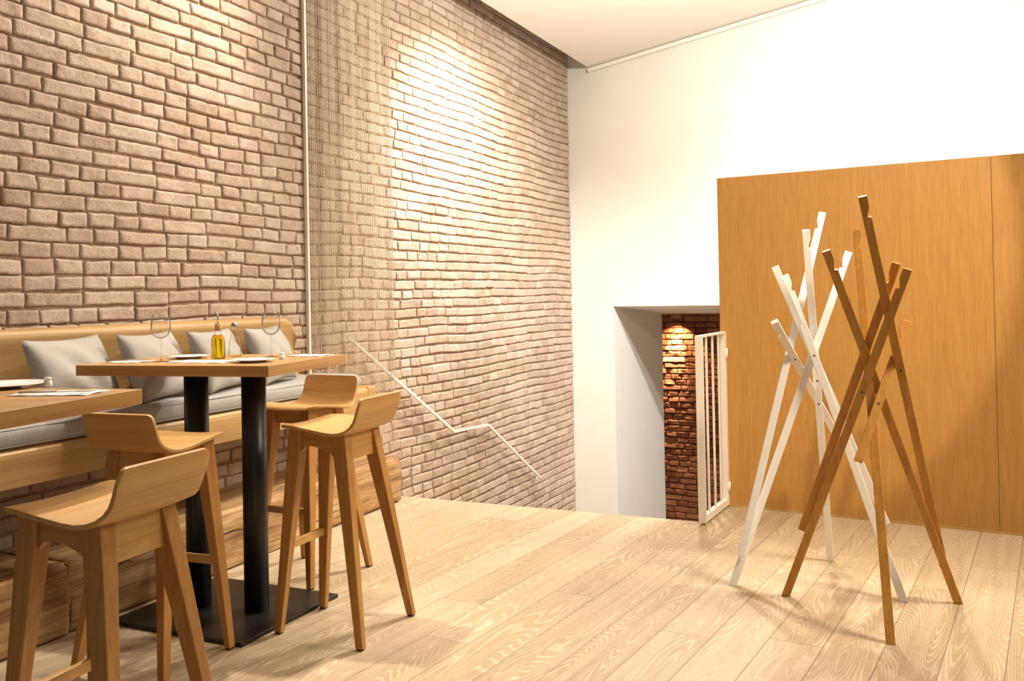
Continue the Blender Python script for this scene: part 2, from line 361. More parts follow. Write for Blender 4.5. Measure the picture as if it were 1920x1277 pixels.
# ------------------------------------------------------------------ brick walls
def noise2(shape, cells, seed):
    r = np.random.RandomState(seed); out = np.zeros(shape)
    for c, amp in cells:
        g = r.rand(int(shape[0]/c)+3, int(shape[1]/c)+3)
        yi = np.arange(shape[0])/c; xi = np.arange(shape[1])/c
        y0 = yi.astype(int); x0 = xi.astype(int); fy = (yi-y0)[:, None]; fx = (xi-x0)[None, :]
        fy = fy*fy*(3-2*fy); fx = fx*fx*(3-2*fx)
        v = g[y0][:, x0]*(1-fy)*(1-fx)+g[y0+1][:, x0]*fy*(1-fx)+g[y0][:, x0+1]*(1-fy)*fx+g[y0+1][:, x0+1]*fy*fx
        out += amp*(v-0.5)
    return out
def brick_wall(name, umax, z0, z1, zphase, place, mats, seed, course=0.0735, head=0.152, stretch=0.30, joint=0.0095, depth=0.014, rough=1.0, thick=0.3, finecut=None):
    """place(u, z, h) -> world point; h is height above the mortar plane"""
    r = np.random.RandomState(seed)
    px = 0.01
    nu = int(umax/px)+40; nzn = int((z1-z0)/px)+40
    nA = noise2((nzn, nu), [(3.1, 1.0), (1.7, 0.5)], seed+1)
    nB = noise2((nzn, nu), [(2.6, 1.0), (1.3, 0.6)], seed+2)
    nC = noise2((nzn, nu), [(5.0, 1.0), (2.0, 0.7), (1.2, 0.5)], seed+3)
    rowwob = noise2((nzn, nu), [(60.0, 1.0)], seed+4)
    def samp(a, u, z):
        i = np.clip((z-z0)/px+5, 0, nzn-2); j = np.clip(u/px+5, 0, nu-2)
        i0 = i.astype(int); j0 = j.astype(int); fi = i-i0; fj = j-j0
        return a[i0, j0]*(1-fi)*(1-fj)+a[i0+1, j0]*fi*(1-fj)+a[i0, j0+1]*(1-fi)*fj+a[i0+1, j0+1]*fi*fj
    V = []; Fc = []; tone = []; base = 0
    k0 = int(math.floor((z0-zphase)/course)); k1 = int(math.ceil((z1-zphase)/course))
    for k in range(k0, k1):
        zb = zphase+k*course
        u = -r.rand()*stretch
        mode = r.rand() < 0.5
        while u < umax:
            run = r.randint(1, 3) if mode else r.randint(2, 8)
            for _ in range(run):
                ln = (stretch if mode else (head if r.rand() < 0.8 else head*1.45))*(1+0.12*(r.rand()-0.5))
                a0 = max(0, u+joint/2*(0.7+0.8*r.rand())); a1 = min(umax, u+ln-joint/2*(0.7+0.8*r.rand()))
                b0 = max(z0, zb+joint/2*(0.6+1.5*r.rand())); b1 = min(z1, zb+course-joint/2*(0.6+1.2*r.rand()))
                u += ln
                if a1-a0 < 0.02 or b1-b0 < 0.02: continue
                cut = finecut and a0 > finecut
                nx = max(4, int((a1-a0)/(0.02 if not cut else 0.035))); nz = 5 if not cut else 4
                gu = np.concatenate([[0, 0], np.linspace(0, 1, nx+1)[0:1]+0.006/(a1-a0), np.linspace(0, 1, nx+1)[1:-1], [1-0.006/(a1-a0)], [1, 1]])
                gz = np.concatenate([[0, 0], [0.006/(b1-b0)], np.linspace(0, 1, nz+1)[1:-1], [1-0.006/(b1-b0)], [1, 1]])
                hu = np.ones(len(gu)); hu[[0, -1]] = 0; hu[[1, -2]] = 0.66
                hz = np.ones(len(gz)); hz[[0, -1]] = 0; hz[[1, -2]] = 0.66
                U, Z = np.meshgrid(a0+gu*(a1-a0), b0+gz*(b1-b0))
                Hh = np.minimum(hu[None, :], hz[:, None])
                edge = (np.minimum(hu[None, :], hz[:, None]) < 1)
                cu0 = (U-(a0+a1)/2)/((a1-a0)/2)
                tl = (r.rand()-0.5)*0.006*rough; ti = (r.rand()-0.5)*0.006*rough
                cz = (Z-(b0+b1)/2)/(course/2); cu = (U-(a0+a1)/2)/((a1-a0)/2)
                pr = depth*(0.85+0.35*r.rand())+samp(nC, U, Z)*0.006*rough+tl*cz+ti*cu
                dU = samp(nA, U, Z)*0.006*rough*edge; dZ = samp(nB, U, Z)*0.0055*rough*edge + (r.rand()-0.5)*0.005 + cu0*((r.rand()-0.5)*0.006) + samp(rowwob, U, Z)*0.022
                # knocked corners
                if r.rand() < 0.35:
                    su = 1 if r.rand() < .5 else -1; sz = 1 if r.rand() < .5 else -1
                    cr = np.clip((cu*su*((a1-a0)/2) - ((a1-a0)/2-0.03))/0.03, 0, 1)*np.clip((cz*sz-0.3)/0.7, 0, 1)
                    pr = pr*(1-0.7*cr)
                hh = np.where(Hh == 0, -0.004, pr*Hh)
                P = place(U+dU, Z+dZ, hh)
                V.append(P.reshape(-1, 3)); ny_, nx_ = U.shape
                ii = np.arange(ny_-1)[:, None]*nx_+np.arange(nx_-1)[None, :]+base
                Fc.append(np.stack([ii, ii+1, ii+1+nx_, ii+nx_], -1).reshape(-1, 4)); base += ny_*nx_
                tone.append(np.full(ny_*nx_, r.rand()))
            mode = not mode
    nbf = sum(len(f) for f in Fc)
    # mortar bed
    gu = np.arange(0, umax+0.02, 0.03); gu[-1] = umax; gz = np.arange(z0, z1+0.02, 0.03); gz[-1] = z1
    U, Z = np.meshgrid(gu, gz); P = place(U, Z, samp(nC, U, Z)*0.003)
    V.append(P.reshape(-1, 3)); ny_, nx_ = U.shape
    ii = np.arange(ny_-1)[:, None]*nx_+np.arange(nx_-1)[None, :]+base
    Fc.append(np.stack([ii, ii+1, ii+1+nx_, ii+nx_], -1).reshape(-1, 4)); base += ny_*nx_
    tone.append(np.full(ny_*nx_, 0.5))
    # wall body behind
    for h in (-0.012, -thick):
        for (uu, zz) in ((0, z0), (umax, z0), (umax, z1), (0, z1)):
            V.append(place(np.array([float(uu)]), np.array([float(zz)]), np.array([h])).reshape(-1, 3))
    Fc.append(np.array([(0,1,2,3), (7,6,5,4), (0,4,5,1), (1,5,6,2), (2,6,7,3), (3,7,4,0)])+base); tone.append(np.full(8, 0.5))
    V = np.concatenate(V).astype(np.float32); Fq = np.concatenate(Fc).astype(np.int32); T = np.concatenate(tone).astype(np.float32)
    me = bpy.data.meshes.new(name); me.vertices.add(len(V)); me.vertices.foreach_set('co', V.ravel())
    me.loops.add(len(Fq)*4); me.loops.foreach_set('vertex_index', Fq.ravel())
    me.polygons.add(len(Fq)); me.polygons.foreach_set('loop_start', np.arange(len(Fq), dtype=np.int32)*4)
    mi = np.zeros(len(Fq), np.int32); mi[nbf:] = 1
    for q in mats: me.materials.append(q)
    me.polygons.foreach_set('material_index', mi)
    sm = np.zeros(len(Fq), bool); sm[:nbf] = True; me.polygons.foreach_set('use_smooth', sm)
    at = me.attributes.new('tone', 'FLOAT', 'POINT'); at.data.foreach_set('value', T)
    me.update(calc_edges=True); me.validate()
    o = bpy.data.objects.new(name, me); C.objects.link(o)
    return struct(o)
Y0 = -0.6
# u runs from the far corner back towards the camera so that the normals face the room
def place_left(u, z, h): return np.stack([BX+h, 9.339-u, z], -1)
brick_wall('wall_left', 9.339-Y0, -2.6, 4.35, 1.203, place_left, [M['brick'], M['mortar']], 5, finecut=None)

# passage brick wall seen through the opening
def place_pass(u, z, h):
    p0 = np.array(back(-0.6, 2.33)); a = np.array(AP); d = np.array(AD)
    return np.concatenate([
        (p0[0]+a[0]*u-d[0]*h)[..., None], (p0[1]+a[1]*u-d[1]*h)[..., None], (z+0*u)[..., None]], -1)
brick_wall('wall_passage', 3.6, -2.6, 1.6, 0.9, place_pass, [M['brick_red'], M['mortar_red']], 21, rough=2.0, depth=0.02, thick=0.12)

# ------------------------------------------------------------------ white back wall with the low stair opening
OU0, OU1, OZ = 0.502, 2.3, 1.15      # opening left, right, head height
JD = 1.37                            # depth of the reveal
def quad(bm, pts): bm.faces.new([bm.verts.new(p) for p in pts])
WU = 8.2
bm = bmesh.new()
def slab(bm, u0, u1, z0, z1, d0=0.0, d1=JD, z0b=None):
    z0b = z0 if z0b is None else z0b
    P = [back(u0, d0, z0), back(u1, d0, z0), back(u1, d1, z0b), back(u0, d1, z0b), back(u0, d0, z1), back(u1, d0, z1), back(u1, d1, z1), back(u0, d1, z1)]
    v = [bm.verts.new(p) for p in P]
    for f in ((0,3,2,1),(4,5,6,7),(0,1,5,4),(1,2,6,5),(2,3,7,6),(3,0,4,7)): bm.faces.new([v[i] for i in f])
slab(bm, -0.3, OU0, -2.6, 5.6)
slab(bm, OU0, OU1, OZ, 5.6, z0b=1.035)
slab(bm, OU1, WU, -2.6, 5.6)
struct(bm_obj('wall_back', bm, M['white_wall']))
# soffit and side of the passage behind
# ------------------------------------------------------------------ ceiling (rises to the right) and its shadow-gap trim
CX0 = -3.331
def cz(x): return 3.70+0.1365*(x-CX0)
bm = bmesh.new()
xs = (CX0, 4.6)
v = []
for x in xs:
    for y in (0.6, 9.9):
        for dz in (0, 0.25): v.append(bm.verts.new((x, y, cz(x)+dz)))
for f in ((0,2,6,4),(1,5,7,3),(0,1,3,2),(4,6,7,5),(0,4,5,1),(2,3,7,6)): bm.faces.new([v[i] for i in f])
struct(bm_obj('ceiling', bm, M['ceiling']))
bm = bmesh.new()
p0 = back(0.272, -0.03, 0); p1 = back(WU-0.2, -0.03, 0)
p0.z = cz(p0.x)-0.035; p1.z = cz(p1.x)-0.035
bar_bm(bm, p0, p1, 0.02, 0.03)
struct(bm_obj('trim_1', bm, M['ceiling']))

# ------------------------------------------------------------------ floor with stair opening, stairs below
PL = Vector((-1.20, 5.607, 0))       # left foot of the oak partition
def part_pt(s, d=0.0, z=0.0):
    p = PL + AP*s + AD*d; return Vector((p.x, p.y, z))
bm = bmesh.new()
q = [(-3.6, -0.6), (4.6, -0.6), (4.6, 6.2), part_pt(0, 0.3)[:2], (-1.20, 5.10), (-1.26, 5.165), (-3.6, 5.165)]
prism_bm(bm, [tuple(p[:2]) for p in q], -0.22, 0.0, 'Z')
struct(bm_obj('floor', bm, M['floor']))
bm = bmesh.new()
y = 5.165; z = 0.0
for k in range(5): 
    z -= 0.165; box_bm(bm, (-3.6, y, z-0.2), (-1.26, y+0.27, z)); y += 0.27
box_bm(bm, (-3.6, y, z-0.2), (-1.26, y+0.6, z)); y += 0.6
for k in range(6):
    z -= 0.165; box_bm(bm, (-3.6, y, z-0.2), (-1.26, y+0.27, z)); y += 0.27
box_bm(bm, (-3.6, y, z-0.2), (-1.26, 11.6, z))
struct(bm_obj('floor_stairs', bm, M['floor']))
struct(box('wall_stairwell', (-1.24, 5.75, -2.6), (-1.12, 9.05, -0.001), M['white_wall']))

# ------------------------------------------------------------------ oak partition
pt = empty('wood_partition', tuple(PL), -DA, 'tall honey-coloured oak panel partition standing in front of the white back wall', 'partition')
PW = 1.477
for i, (a, b) in enumerate(((0.0, PW-0.001), (PW+0.0008, 2*PW-0.001), (2*PW+0.0008, 3*PW))):
    box('panel', (a, 0.0, 0.0), (b, 0.12, 1.978+0.0105*0), M['partition'], pt, 0.0015)
box('plinth_strip', (0.0, -0.006, 0.0), (3*PW, 0.0, 0.012), M['bench'], pt)

# ------------------------------------------------------------------ white steel gate
g = empty('stair_gate', (-1.19, 5.35, 0), 0, 'white steel gate with vertical bars standing open against the oak partition', 'gate')
gy0, gy1, gx = 5.094-5.35, 5.600-5.35, -0.018
def gxat(y): return gx+0.03*(y-gy0)/(gy1-gy0)
def gbar(name, y, hw, hd, z0, z1): return box(name, (gxat(y)-hw, y-hd, z0), (gxat(y)+hw, y+hd, z1), M['white_steel'], g, 0.001)
gbar('end_post', gy0, 0.022, 0.006, 0.012, 1.05)
gbar('end_post', gy1-0.015, 0.016, 0.022, 0.012, 1.05)
for y in (gy0+0.135, gy0+0.26, gy0+0.385): gbar('bar', y, 0.006, 0.0055, 0.03, 1.04)
for z0, z1, nm in ((0.012, 0.05, 'bottom_rail'), (1.038, 1.05, 'top_rail')):
    bm = bmesh.new(); bar_bm(bm, (gxat(gy0), gy0, (z0+z1)/2), (gxat(gy1), gy1-0.01, (z0+z1)/2), 0.030, z1-z0)
    bm_obj(nm, bm, M['white_steel'], g)
for z in (0.12, 0.92):
    bm = bmesh.new(); tube_bm(bm, [(0.03, gy1-0.012, z-0.03), (0.03, gy1-0.012, z+0.03)], 0.009); bm_obj('hinge', bm, M['white_steel'], g, True)

# ------------------------------------------------------------------ handrail on the brick wall
hr = empty('handrail', (BX+0.08, 5.1, 1.008), 0, 'thin white metal handrail stepping down the brick wall beside the stairs', 'handrail')
HP = [(BX+0.08, 5.06, 1.04), (BX+0.08, 6.50, 0.215), (BX+0.08, 7.11, 0.185), (BX+0.08, 8.22, -0.475)]
o_ = Vector(hr.location)
bm = bmesh.new(); 
for a, b in zip(HP[:-1], HP[1:]): bar_bm(bm, Vector(a)-o_, Vector(b)-o_, 0.016, 0.020)
bm_obj('rail', bm, M['white_steel'], hr)
for (a, b, t) in ((0, 1, 0.08), (0, 1, 0.55), (1, 2, 0.5), (2, 3, 0.35), (2, 3, 0.93)):
    p = Vector(HP[a]).lerp(Vector(HP[b]), t)-o_
    bm = bmesh.new(); tube_bm(bm, [p+Vector((0, 0, -0.012)), p+Vector((-0.01, 0, -0.05)), p+Vector((-0.075, 0, -0.055))], 0.006, 8)
    bm_obj('bracket', bm, M['white_steel'], hr, True)

# ------------------------------------------------------------------ passage lamp
lp = empty('spot_lamp', (-2.98, 11.40, 1.0), 0, 'small metal spotlight above the lit red brick behind the stair opening', 'lamp')
box('lamp_housing', (-0.06, -0.05, -0.03), (0.06, 0.05, 0.09), plain('lamp_brown', (0.35, 0.2, 0.12), 0.5), lp, 0.004)
lathe('lens', [(0.0, -0.0), (0.03, 0.0), (0.03, 0.012), (0.0, 0.012)], M['glass'], lp, 16, (0, -0.0, -0.045))

# ------------------------------------------------------------------ mesh curtain
def curtain():
    A = Vector((-3.565, 4.712)); B = Vector((-3.285, 5.25)); Ln = (B-A).length
    t = (B-A)/Ln; nrm = Vector((-t.y, t.x))
    z0, z1 = 0.29, 3.98
    def pos(s, z): 
        f = 0.006*math.sin(s*38)+0.004*math.sin(s*91+1)
        p = A+t*s+nrm*f; return Vector((p.x, p.y, z))
    vs = []; fs = []
    def rib(p0, p1, wv, n2):
        b = len(vs); 
        for p in (p0, p1):
            for a, c in ((-1, -1), (1, -1), (1, 1), (-1, 1)): vs.append(p+wv*(a*0.5)+n2*(c*0.5))
        for i in range(4): fs.append((b+i, b+(i+1)%4, b+4+(i+1)%4, b+4+i))
    n3 = Vector((nrm.x, nrm.y, 0)); t3 = Vector((t.x, t.y, 0))
    ns = int(Ln/0.0135)
    for i in range(ns+1):
        s = Ln*i/ns; wd = 0.0030 if i % 6 else 0.0055
        rib(pos(s, z0), pos(s, z1), t3*wd, n3*0.0025)
    nz = int((z1-z0)/0.0135)
    for k in range(nz):
        z = z0+(z1-z0)*k/nz
        for i in range(0, ns):
            ph = 0.0035 if (i+k) % 2 else -0.0035
            rib(pos(Ln*i/ns, z-ph), pos(Ln*(i+1)/ns, z+ph), Vector((0, 0, 0.0032)), n3*0.0018)
    c = empty('mesh_curtain', (A.x, A.y, z0), 0, 'pale woven metal mesh curtain hanging before the brick wall at the bench end', 'curtain')
    o = mk('wire_mesh', [v-Vector(c.location) for v in vs], fs, M['mesh'], c)
    bm = bmesh.new(); p = pos(0, z0)-Vector(c.location)
    box_bm(bm, (p.x-0.012, p.y-0.012, 0.0), (p.x+0.010, p.y+0.004, z1-z0)); bm_obj('edge_strip', bm, M['white_steel'], c)
curtain()

# ------------------------------------------------------------------ wooden beams under the bench
def log(name, x0, x1, y0, y1, h, seed, label):
    r = np.random.RandomState(seed)
    ny = max(8, int((y1-y0)/0.05)); prof = []
    n = 28
    c = empty(name, ((x0+x1)/2, (y0+y1)/2, 0), 0, label, 'wooden beam', 'rough timber beams along the brick wall')
    vs = []; fs = []
    ph = r.rand(6)*6
    for j in range(ny+1):
        y = y0+(y1-y0)*j/ny-c.location.y
        for k in range(n):
            a = 2*math.pi*k/n; ca, sa = math.cos(a), math.sin(a)
            # rounded square
            e = 0.16; px_ = math.copysign(abs(ca)**e, ca); pz_ = math.copysign(abs(sa)**e, sa)
            wob = 1+0.012*math.sin(3*y+ph[0]+k)+0.010*math.sin(7*y+ph[1]+k*2)
            X = px_*(x1-x0)/2*wob; Zz = h/2+pz_*h/2*(wob if sa > 0 else 1)
            vs.append((X, y+0.006*math.sin(k*1.7+ph[2]) if j in (0, ny) else y, max(0.0, Zz)))
    for j in range(ny):
        for k in range(n): fs.append((j*n+k, j*n+(k+1)%n, (j+1)*n+(k+1)%n, (j+1)*n+k))
    fs.append(tuple(range(n))[::-1]); fs.append(tuple(ny*n+k for k in range(n)))
    mk('beam_body', vs, fs, M['log'], c, True)
    c.children[0].data.polygons.foreach_set('use_smooth', [True]*(ny*n)+[False, False])
    # long drying cracks
    def crack(zf, ya, yb, w_):
        bm = bmesh.new(); m_ = 14; top = []; bot = []
        for i in range(m_+1):
            y = ya+(yb-ya)*i/m_; z = zf+0.012*math.sin(i*1.1+seed)+0.004*math.sin(i*2.9); ww = w_*math.sin(math.pi*i/m_)+0.0004
            top.append((y, z+ww/2)); bot.append((y, z-ww/2))
        xf = (x1-x0)/2*1.012
        va = [bm.verts.new((xf+0.0015, y-c.location.y, z)) for y, z in top]; vb = [bm.verts.new((xf+0.0015, y-c.location.y, z)) for y, z in bot]
        for i in range(m_): bm.faces.new((va[i], vb[i], vb[i+1], va[i+1]))
        bm_obj('crack', bm, M['dark'], c)
    Lg = y1-y0
    crack(h*0.80, y0+0.55*Lg, y0+0.72*Lg, 0.004); crack(h*0.62, y0+0.15*Lg, y0+0.45*Lg, 0.007); crack(h*0.30, y0+0.5*Lg, y0+0.8*Lg, 0.004); crack(h*0.72, y0+0.02*Lg, y0+0.14*Lg, 0.005)
log('timber_beam', -3.56, -3.115, 2.575, 5.03, 0.283, 3, 'long rough timber beam on the floor under the bench, reaching the stairs')
log('timber_beam', -3.56, -3.105, -0.3, 2.555, 0.283, 8, 'rough timber beam at the left edge, nearest the front stool')

# ------------------------------------------------------------------ bench
bn = empty('built_in_bench', (-3.35, 3.0, 0.61), 0, 'long built-in oak bench with a rounded backboard along the brick wall', 'bench')
bo = Vector(bn.location)
BXF = -3.115; BZT = 0.757; BZB = 0.617; BY0 = -0.5; BYE = 4.79
# seat body: extruded profile with bullnose
bm = bmesh.new()
prof = [(-3.55, BZT-0.045), (-3.55, BZT), (BXF-0.03, BZT), (BXF-0.012, BZT-0.004), (BXF-0.003, BZT-0.014), (BXF, BZT-0.03), (BXF, BZB), (BXF-0.03, BZB), (BXF-0.03, BZT-0.045)]
prism_bm(bm, [(a-bo.x, b-bo.z) for a, b in prof], BY0-bo.y, BYE-0.11-bo.y, 'Y')
bm_obj('seat_plank', bm, M['bench'], bn)
# rounded end of the seat
bm = bmesh.new(); pts = [(-3.535-bo.x, BYE-0.11-bo.y), (BXF-bo.x, BYE-0.11-bo.y)]
for k in range(7):
    a = math.pi/2*k/6; pts.append((BXF-0.05+0.05*math.cos(a)-bo.x, BYE-0.05+0.05*math.sin(a)-bo.y))
pts.append((-3.47-bo.x, BYE-bo.y))
prism_bm(bm, pts, BZB-bo.z, BZT-bo.z, 'Z'); bevel(bm_obj('seat_end', bm, M['bench'], bn), 0.008, 3)
# backboard with a rolled top edge and a rounded far end
YE, ZTOP, RR = 4.46, 1.192, 0.10
ys = [BY0+(YE-RR-BY0)*k/40 for k in range(41)]+[YE-RR+RR*math.sin(math.pi/2*k/8) for k in range(1, 9)]
def topz(y): return ZTOP if y <= YE-RR else ZTOP-RR+math.sqrt(max(0.0, RR*RR-(y-(YE-RR))**2))
face = [(0.0, -3.462), (0.12, -3.468), (0.30, -3.480), (0.50, -3.492), (0.66, -3.496), (0.76, -3.490), (0.84, -3.480), (0.90, -3.474), (0.945, -3.475), (0.975, -3.484), (0.993, -3.498), (1.0, -3.515), (1.0, -3.55), (0.0, -3.55)]
bm = bmesh.new(); rows = []
for y in ys+[YE+0.001]:
    last = y > YE; tz = topz(y) if not last else ZTOP-RR
    rows.append([bm.verts.new((x-bo.x, y+0.035*(1-t)*(1 if y > YE-RR else 0)*min(1, max(0, (y-(YE-RR))/RR))-bo.y, BZT+t*(tz-BZT)-bo.z)) for t, x in face])
n = len(face)
for a, b in zip(rows[:-1], rows[1:]):
    for k in range(n): bm.faces.new((a[k], a[(k+1)%n], b[(k+1)%n], b[k]))
bm.faces.new(rows[0]); bm.faces.new(rows[-1][::-1])
bk = bm_obj('backboard', bm, M['bench'], bn, True); es = bk.modifiers.new('split', 'EDGE_SPLIT'); es.split_angle = math.radians(50)

# long seat cushions
def cushion(y0, y1, label):
    c = empty('seat_cushion', (-3.29, (y0+y1)/2, BZT), 0, label, 'cushion', 'grey cushions on the bench')
    bm = bmesh.new(); hl = (y1-y0)/2
    hw = 0.168
    prof = []
    R = 0.034; H = 0.085
    ring = []
    for (cx, cz_, a0) in ((hw-R, R*0.8, -90), (hw-R, H-R, 0), (-hw+R, H-R, 90), (-hw+R, R*0.8, 180)):
        for k in range(5):
            a = math.radians(a0+90*k/4); ring.append((cx+R*math.cos(a), cz_+(R if cz_ > .04 else R*0.8)*math.sin(a)))
    n = len(ring); rows = []
    ys = [-hl, -hl+0.004, -hl+0.015, -hl+0.04] + [(-hl+0.04)+(2*hl-0.08)*k/30 for k in range(1, 30)] + [hl-0.04, hl-0.015, hl-0.004, hl]
    for yy in ys:
        e = hl-abs(yy); s = 1-0.5*max(0, 1-e/0.04)**2.2
        wv = 0.003*math.sin(yy*9)+0.002*math.sin(yy*23)
        rows.append([bm.verts.new((x*(0.94+0.06*s), yy, H/2+(z-H/2)*s+(wv if z > 0.04 else 0))) for x, z in ring])
    for a, b in zip(rows[:-1], rows[1:]):
        for k in range(n): bm.faces.new((a[k], a[(k+1)%n], b[(k+1)%n], b[k]))
    bm.faces.new(rows[0]); bm.faces.new(rows[-1][::-1])
    bm_obj('cover', bm, M['fabric'], c, True)
    for z in (0.012, H-0.010):
        bm = bmesh.new(); tube_bm(bm, [(hw*1.0-0.004 if z < .04 else hw-0.008, yy*0.985, z) for yy in np.linspace(-hl+0.02, hl-0.02, 24)], 0.0028, 6)
        bm_obj('piping', bm, M['fabric'], c, True)
cushion(1.2, 4.62, 'long flat grey bench cushion under the row of pillows, behind the table')

# pillows leaning on the backboard
def pillow(yc, wd, ht, rz, lean, seed, label, zb=0.846):
    r = np.random.RandomState(seed)
    c = empty('throw_pillow', (-3.290, yc, zb), rz, label, 'pillow', 'grey pillows leaning on the bench back')
    n = 22; T = 0.082
    vs = []; fs = []
    ph = r.rand(8)*6.3
    for side in (1, -1):
        for i in range(n+1):
            for j in range(n+1):
                u = -1+2*i/n; v = -1+2*j/n
                # sides pulled in, corners stay pointed
                k = 0.10
                y = u*wd/2*(1-k*(1-u*u)*0-k*(1-abs(v)**2)*abs(u)**3*0.9)
                z = v*ht/2*(1-k*(1-abs(u)**2)*abs(v)**3*0.9)
                th = T*(max(0, (1-u**2))*max(0, (1-v**2)))**0.5
                th += 0.009*math.sin(5*u+ph[0])*math.sin(4*v+ph[1])*(1-u*u)*(1-v*v)+0.006*math.sin(9*u+6*v+ph[2])*(1-u*u)*(1-v*v)
                th += -0.012*math.exp(-((u-0.1*math.sin(ph[3]))**2*6+(v+0.35)**2*18)) if side > 0 else 0
                vs.append((side*th, y, z))
    m_ = (n+1)*(n+1)
    for s in (0, 1):
        for i in range(n):
            for j in range(n):
                a = s*m_+i*(n+1)+j; q_ = (a, a+n+1, a+n+2, a+1); fs.append(q_ if s == 0 else q_[::-1])
    ca, sa = math.cos(lean), math.sin(lean)
    out = []
    for x, y, z in vs:
        z2 = z+ht/2
        out.append((x*ca-z2*sa+0.03, y, x*sa*0.6+z2*ca))
    mz = min(p[2] for p in out); out = [(a, b, q_-mz) for a, b, q_ in out]
    o = mk('pillow_cover', out, fs, M['pillow'], c, True)
    bm = bmesh.new(); bm.from_mesh(o.data); bmesh.ops.remove_doubles(bm, verts=bm.verts, dist=0.0004); bm.to_mesh(o.data); bm.free()
    return c
pillow(2.785, 0.56, 0.33, 0.33, 0.36, 1, 'grey pillow furthest left on the bench, at the end away from the stairs')
pillow(3.235, 0.51, 0.33, 0.33, 0.36, 2, 'grey pillow on the bench behind the left wine glass')
pillow(3.65, 0.49, 0.325, 0.33, 0.36, 3, 'grey pillow on the bench behind the oil bottle')
pillow(4.05, 0.49, 0.325, 0.33, 0.36, 4, 'grey pillow on the bench behind the right wine glass, nearest the mesh curtain')

# ------------------------------------------------------------------ high tables
def table(cx, cy, rz, lx, ly, label, posts, base_c, base_rz):
    t = empty('high_table', (cx, cy, 0), rz, label, 'table', 'oak high tables')
    box('table_top', (-lx/2, -ly/2, 1.008), (lx/2, ly/2, 1.05), M['table'], t, 0.001)
    for sx in (1, -1): box('edge_band', (sx*lx/2-0.002, -ly/2, 1.0085), (sx*lx/2+0.0006, ly/2, 1.0495), M['table_y'], t, 0.0008)
    for sy in (1, -1): box('edge_band', (-lx/2, sy*ly/2-0.002, 1.0085), (lx/2, sy*ly/2+0.0006, 1.0495), M['table_e'], t, 0.0008)
    inv = Matrix.Rotation(-rz, 2)
    for (px_, py_) in posts:
        d = inv @ Vector((px_-cx, py_-cy))
        bm = bmesh.new(); tube_bm(bm, [(d.x, d.y, 0.014), (d.x, d.y, 1.008)], 0.05, 32); o = bm_obj('post', bm, M['black_steel'], t, True)
        o.data.polygons.foreach_set('use_smooth', [len(p.vertices) == 4 for p in o.data.polygons])
    b = box('base_plate', (-0.338, -0.308, 0.0), (0.338, 0.308, 0.016), M['black_steel'], t, 0.003)
    d = inv @ Vector((base_c[0]-cx, base_c[1]-cy)); b.location = (d.x, d.y, 0); b.rotation_euler = (0, 0, base_rz-rz)
    pl = box('mount_plate', (-0.22, -0.10, 0.998), (0.22, 0.10, 1.008), M['black_steel'], t)
    return t
table(-2.743, 3.0, math.radians(9.0), 0.857, 0.646, 'oak high table on two black posts, laid with two wine glasses and an oil bottle', [(-2.587, 3.038), (-2.857, 2.995)], (-2.725, 3.02), 0)
table(-2.43, 1.56, math.radians(9.6), 0.857, 0.646, 'oak high table cut off by the left edge of the picture', [(-2.36, 1.61), (-2.62, 1.56)], (-2.47, 1.58), 0)

